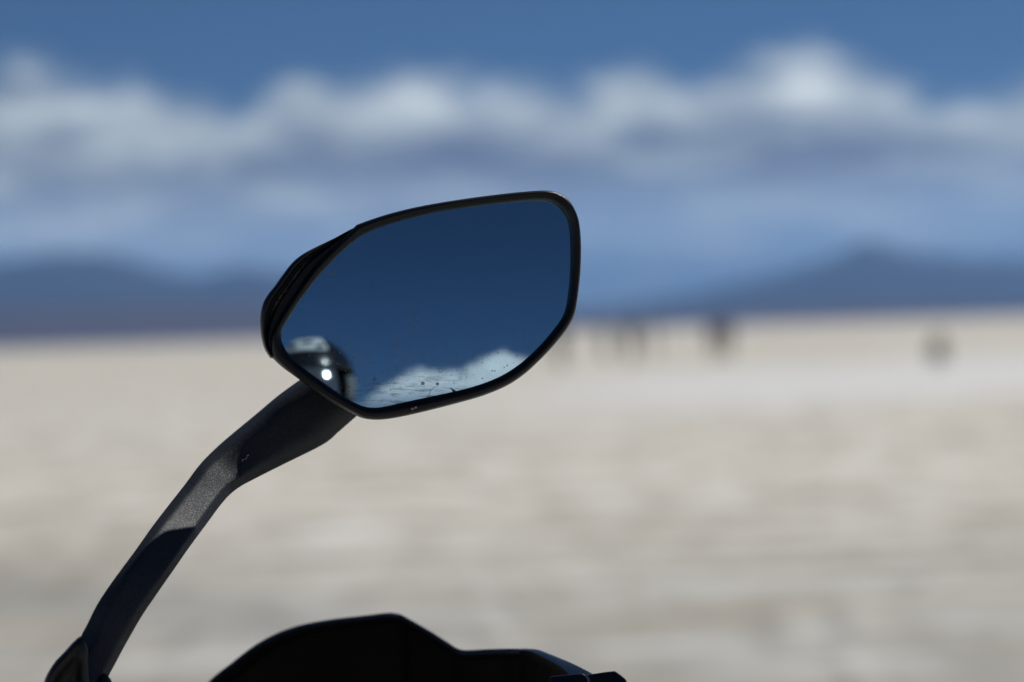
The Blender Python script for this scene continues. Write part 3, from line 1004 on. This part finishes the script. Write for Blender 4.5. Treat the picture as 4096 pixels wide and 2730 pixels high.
def standing(h=1.7, arms='down', crouch=False):
    k = h / 1.7
    if crouch:
        J = {'pelvis': (0, .12, .34, .15, .15), 'waist': (0, .05, .46, .15, .15), 'chest': (0, -.06, .62, .17, .16), 'neck': (0, -.12, .77, .06), 'skull': (0, -.17, .86, .085, .10), 'crown': (0, -.17, .95, .065)}
        for s, t in ((-1, 'l'), (1, 'r')):
            J['sho' + t] = (s * .18, -.08, .69, .07); J['elb' + t] = (s * .20, -.30, .52, .05); J['wri' + t] = (s * .10, -.44, .62, .036); J['han' + t] = (s * .05, -.48, .68, .04)
            J['hip' + t] = (s * .11, .08, .32, .11); J['kne' + t] = (s * .17, -.30, .42, .075); J['ank' + t] = (s * .15, -.10, .08, .05); J['toe' + t] = (s * .17, -.28, .045, .045)
    else:
        J = {'pelvis': (0, 0, .93, .15, .12), 'waist': (0, 0, 1.08, .135, .11), 'chest': (0, 0, 1.28, .165, .125), 'neck': (0, -.005, 1.46, .058), 'skull': (0, -.02, 1.56, .078, .092), 'crown': (0, -.01, 1.65, .062)}
        for s, t in ((-1, 'l'), (1, 'r')):
            J['sho' + t] = (s * .185, 0, 1.39, .068)
            if arms == 'camera':
                J['elb' + t] = (s * .27, -.16, 1.16, .05); J['wri' + t] = (s * .12, -.32, 1.38, .035); J['han' + t] = (s * .07, -.34, 1.46, .04)
            elif arms == 'hips':
                J['elb' + t] = (s * .36, .06, 1.15, .05); J['wri' + t] = (s * .22, -.05, .98, .036); J['han' + t] = (s * .16, -.08, .95, .04)
            else:
                J['elb' + t] = (s * .24, .02, 1.10, .05); J['wri' + t] = (s * .26, -.04, .85, .036); J['han' + t] = (s * .26, -.06, .74, .042, .03)
            J['hip' + t] = (s * .095, 0, .87, .105); J['kne' + t] = (s * .11, -.02, .48, .07); J['ank' + t] = (s * .12, .02, .09, .048); J['toe' + t] = (s * .135, -.14, .045, .045)
    return {n: tuple(x * k for x in j) for n, j in J.items()}


BONES = [('pelvis', 'waist'), ('waist', 'chest'), ('chest', 'neck'), ('neck', 'skull'), ('skull', 'crown')]
for t in 'lr':
    BONES += [('chest', 'sho' + t), ('sho' + t, 'elb' + t), ('elb' + t, 'wri' + t), ('wri' + t, 'han' + t), ('pelvis', 'hip' + t), ('hip' + t, 'kne' + t), ('kne' + t, 'ank' + t), ('ank' + t, 'toe' + t)]


def dress(me, J, jacket, trousers, shoes, skin=None):
    """material by body region: nearest bone decides"""
    mats = [skin or M_SKIN, jacket, trousers, shoes]
    for m in mats:
        me.materials.append(m)
    region = {}
    for a, b in BONES:
        if a in ('neck', 'skull') or b.startswith('han'):
            r = 0
        elif b.startswith(('sho', 'elb', 'wri', 'nec', 'che', 'wai')):
            r = 1
        elif b.startswith('toe'):
            r = 3
        else:
            r = 2
        region[(a, b)] = r
    for p in me.polygons:
        c = p.center
        best, br = 9e9, 1
        for (a, b), r in region.items():
            A, B = Vector(J[a][:3]), Vector(J[b][:3])
            t = max(0, min(1, (c - A).dot(B - A) / (B - A).length_squared))
            d = (c - (A + (B - A) * t)).length - (J[a][3] * (1 - t) + J[b][3] * t)
            if d < best:
                best, br = d, r
        p.material_index = br


def person(loc, rz, label, jacket, trousers, h=1.7, arms='down', crouch=False, hat=None, group=None):
    J = standing(h, arms, crouch)
    me = skin_mesh('person', J, BONES, 'pelvis', 2)
    dress(me, J, jacket, trousers, M_SHOE)
    ob = bpy.data.objects.new('person', me)
    COL.objects.link(ob)
    ob.location = loc
    ob.rotation_euler.z = rz
    tag(ob, label, 'person', group)
    # hair / cap, face
    sk, cr = Vector(J['skull'][:3]), Vector(J['crown'][:3])
    k = h / 1.7
    bits = [('hair', ball(sk.lerp(cr, .45) + Vector((0, .022, .012)) * k, (.094 * k, .105 * k, .094 * k), 16, 10), M_HAIR)]
    if hat:
        bits.append(('hat', join(ball(sk.lerp(cr, .7) + Vector((0, .005, .02)) * k, (.102 * k, .113 * k, .085 * k), 16, 10),
                                 ball(sk.lerp(cr, .62) + Vector((0, -.02, .0)) * k, (.16 * k, .17 * k, .012 * k), 20, 6)), hat))
    for s in (-1, 1):
        bits.append(('eye', ball(sk + Vector((s * .032, -.088, .02)) * k, .012 * k, 10, 6), M_HAIR))
        bits.append(('ear', ball(sk + Vector((s * .083, .0, .0)) * k, (.012 * k, .02 * k, .03 * k), 10, 6), M_SKIN))
    bits.append(('nose', ball(sk + Vector((0, -.10, -.012)) * k, (.013 * k, .018 * k, .024 * k), 10, 6), M_SKIN))
    for n, (V, F), m in bits:
        c = mk(n, V, F, m)
        c.parent = ob
    return ob


M_SHOE = cloth('dark_shoes', (0.03, 0.028, 0.026))
GRP = 'people standing far out on the salt flat'
C_DARK, C_BROWN, C_GREY, C_LIGHT, C_OLIVE, C_JEANS = (cloth('charcoal_cloth', (0.035, 0.033, 0.036)), cloth('brown_cloth', (0.045, 0.035, 0.03)), cloth('grey_cloth', (0.08, 0.078, 0.078)),
                                                      cloth('light_grey_cloth', (0.36, 0.35, 0.34)), cloth('olive_grey_cloth', (0.08, 0.082, 0.064)), cloth('denim', (0.06, 0.075, 0.11)))
for px, py, rz, lab, jk, tr, h, arms, hat in (
        (2240, 1478, 0.6, 'blurred figure in grey-brown closest to the mirror rim', C_GREY, C_BROWN, 1.70, 'down', None),
        (2425, 1444, 2.2, 'faint blurred figure in pale clothes left of the dark one', C_LIGHT, C_GREY, 1.62, 'down', C_LIGHT),
        (2530, 1458, 3.0, 'blurred darkest figure, in charcoal, third right of the mirror', C_DARK, C_DARK, 1.74, 'hips', None),
        (2618, 1442, 1.4, 'blurred grey figure just right of the charcoal one', C_GREY, C_LIGHT, 1.68, 'down', C_GREY),
        (2858, 1440, 2.6, 'left of the two blurred dark figures standing shoulder to shoulder', C_DARK, C_OLIVE, 1.72, 'down', None),
        (2912, 1438, 3.6, 'right of the two blurred dark figures standing shoulder to shoulder', C_BROWN, C_OLIVE, 1.70, 'hips', None)):
    person(on_ground(px, py), rz, lab, jk, tr, h, arms, False, hat, GRP)
person(on_ground(3745, 1464), 0.5, 'blurred olive-grey figure crouching alone at far right', C_OLIVE, C_OLIVE, 1.72, crouch=True)

# --- the photographer, seen in the mirror
PX, PY, PH = 0.02, -0.34, 1.80
J = standing(PH, 'camera')
dx, dz = PX, CAM_H + 0.085 - J['skull'][2]
# stoop: bring the head down to the camera by bending at the waist and knees
def stoop(J):
    K = {}
    for n, j in J.items():
        x, y, z = j[:3]
        t = max(0.0, min(1.0, (z - 0.1) / (J['skull'][2] - 0.1)))
        z2_ = z + dz * t
        y2 = y + (0.16 * math.sin(math.pi * t) if not n.startswith(('wri', 'han', 'elb')) else 0.0)
        K[n] = (x, y2, z2_) + j[3:]
    return K
J = stoop(J)
# the body faces +Y here: mirror the skeleton's front
J = {n: (-j[0], -j[1], j[2]) + j[3:] for n, j in J.items()}
for t, s in (('l', 1), ('r', -1)):
    J['han' + t] = (s * .055 - PX, -PY - 0.14, CAM_H - 0.035, .04)
    J['wri' + t] = (s * .10 - PX, -PY - 0.19, CAM_H - 0.09, .036)
    J['elb' + t] = (s * .26 - PX * .4, -PY - 0.24, CAM_H - 0.30, .05)
C_JACKET = cloth('black_riding_jacket', (0.014, 0.015, 0.018))
me = skin_mesh('person', J, BONES, 'pelvis', 2)
dress(me, J, C_JACKET, C_DARK, M_SHOE, M_SKIN)
photog = bpy.data.objects.new('person', me)
COL.objects.link(photog)
photog.location = (PX, PY, 0)
tag(photog, 'helmeted person reflected in the lower left of the mirror', 'person')
hc = Vector(J['skull'][:3]) + Vector((0, -0.005, 0.015))


def helmet_shell():
    V, F = [], []
    seg, rn = 48, 30
    rad = Vector((.128, .155, .145))
    rr = []
    for i in range(rn + 1):
        th = math.pi * 0.86 * i / rn
        rr.append([Vector((math.sin(th) * math.sin(2 * math.pi * k / seg) * rad.x, math.sin(th) * math.cos(2 * math.pi * k / seg) * rad.y, math.cos(th) * rad.z)) for k in range(seg)])
    V = [p for r in rr for p in r]
    for i in range(rn):
        for k in range(seg):
            q = (i * seg + k, i * seg + (k + 1) % seg, (i + 1) * seg + (k + 1) % seg, (i + 1) * seg + k)
            c = sum((V[j] for j in q), Vector()) / 4
            if c.y > 0.03 and -0.050 < c.z < 0.042 and abs(c.x) < 0.112:
                continue                                # the eye port
            F.append(q)
    return [hc + p for p in V], F


def helm(name, vf, mat, par=None):
    o = mk(name, vf[0], vf[1], mat)
    o.parent = par or photog
    if par:
        o.location = o.location - par.location
    return o


M_HELM = plain('black_helmet_shell', (0.012, 0.013, 0.016), 0.25, 0, 0.2, 20, 0.5, 0.5)
M_WHITE = plain('white_helmet_panel', (0.78, 0.79, 0.80), 0.35, 0, 0.06, 20)
M_VISOR = plain('smoked_mirror_visor', (0.30, 0.32, 0.33), 0.14, 0.75, 0.05, 10, 0.8, 0.0)
hel = helm('helmet', helmet_shell(), M_HELM)
sol = hel.modifiers.new('thickness', 'SOLIDIFY')
sol.thickness = 0.008
sol.offset = -1
def band(e0, e1, a0, a1, grow, ne=12, na=30):
    rings = []
    for e in np.linspace(e0, e1, ne):
        rings.append([hc + Vector(((.128 + grow) * math.cos(R(e)) * math.sin(R(a)), (.155 + grow) * math.cos(R(e)) * math.cos(R(a)), (.145 + grow) * math.sin(R(e)))) for a in np.linspace(a0, a1, na)])
    return loft(rings, closed=False)


# white brow panel, then the glossy visor closed over the eye port
vis = helm('brow_panel', band(41, 67, -72, 22, .006), M_WHITE, hel)
vis.modifiers.new('thickness', 'SOLIDIFY').thickness = 0.003
hc0 = hc.copy()
hc = hc0 + Vector((0, .010, -.042))
vis = helm('visor', band(-2, 52, -72, 26, .010, 16), M_VISOR, hel)
hc = hc0
vis.modifiers.new('thickness', 'SOLIDIFY').thickness = 0.003
for a0, a1, e0, e1 in ((-58, -34, 47, 50), (-26, -4, 52, 55), (2, 16, 44, 48)):
    o = helm('vent', band(e0, e1, a0, a1, .011, 3, 8), M_GLOSS, hel)
    o.modifiers.new('thickness', 'SOLIDIFY').thickness = 0.004
o = helm('side_panel', band(-18, 8, 44, 66, .004, 8, 10), plain('grey_helmet_panel', (0.20, 0.21, 0.22), 0.4), hel)
o.modifiers.new('thickness', 'SOLIDIFY').thickness = 0.003
for s in (-1, 1):
    helm('eye', ball(hc + Vector((s * .033, .093, .005)), .012, 10, 6), M_HAIR)
helm('nose', ball(hc + Vector((0, .108, -.022)), (.014, .02, .024), 10, 6), M_SKIN)
# gloves with five fingers round the camera
for s in (-1, 1):
    base = Vector((s * .062 - PX, -PY - 0.125, CAM_H - 0.03))
    vf = [ball(base, (.018, .035, .042))]
    for i, ln in enumerate((.034, .044, .047, .043)):
        y = 0.030 - i * 0.019
        p0 = base + Vector((0, y, .020))
        vf.append(tube([p0, p0 + Vector((-s * .004, .004, ln * .5)), p0 + Vector((-s * .022, .006, ln * .9)), p0 + Vector((-s * .036, .006, ln * .95))], [.0095, .009, .0085, .007], 10))
    vf.append(tube([base + Vector((-s * .006, -.01, -.02)), base + Vector((-s * .024, -.03, -.018)), base + Vector((-s * .034, -.034, .0))], [.011, .010, .008], 10))
    helm('glove', join(*vf), C_JACKET)
# the camera it holds, a thing of its own
def rbox(c, d):
    V = [Vector(c) + Vector((x * d[0] / 2, y * d[1] / 2, z * d[2] / 2)) for z in (-1, 1) for x, y in ((-1, -.8), (-.85, -1), (.85, -1), (1, -.8), (1, .8), (.85, 1), (-.85, 1), (-1, .8))]
    return V, [tuple(range(7, -1, -1)), tuple(range(8, 16))] + [(i, (i + 1) % 8, 8 + (i + 1) % 8, 8 + i) for i in range(8)]
cz = CAM_H - 0.012
held = empty('photo_camera', (0, -0.17, cz - 0.05))
tag(held, 'black camera held by the helmeted person, reflected at the mirror edge', 'camera')
mk('camera_body', *join(rbox((0, -.165, cz), (.13, .045, .085)), rbox((0, -.165, cz + .05), (.055, .05, .03))), M_BLACKMETAL, held)
V, F = lathe([(.034, -.145), (.034, -.05), (.038, -.048), (.038, -.035), (.034, -.035), (.032, -.045), (.030, -.14)], (0, 0, cz), 'Y', 32)
mk('lens', V, F, M_BLACKMETAL, held)

# ------------------------------------------------------------------ haze
HX = 42000.0
HZ = max(v.co.z for o in bpy.data.objects if o.name in ('mountain_range', 'foothills') for v in o.data.vertices) + 25
V = [Vector((x * HX, y * HX, z)) for z in (-5.0, HZ) for x, y in ((-1, -1), (1, -1), (1, 1), (-1, 1))]
F = [(3, 2, 1, 0), (4, 5, 6, 7), (0, 1, 5, 4), (1, 2, 6, 5), (2, 3, 7, 6), (3, 0, 4, 7)]
m, t, out = base_mat('thin_blue_air')
pv = t.n('ShaderNodeVolumePrincipled')
pv.inputs['Color'].default_value = (0.26, 0.52, 1.0, 1)
pv.inputs['Density'].default_value = 5.0e-5
pv.inputs['Anisotropy'].default_value = 0.3
t.link(pv.outputs[0], out.inputs['Volume'])
hz = mk('haze', V, F, m, smooth=False, origin=(0, 0, 0))
tag(hz, 'thin blue haze between the salt flat and the mountains', kind='stuff')
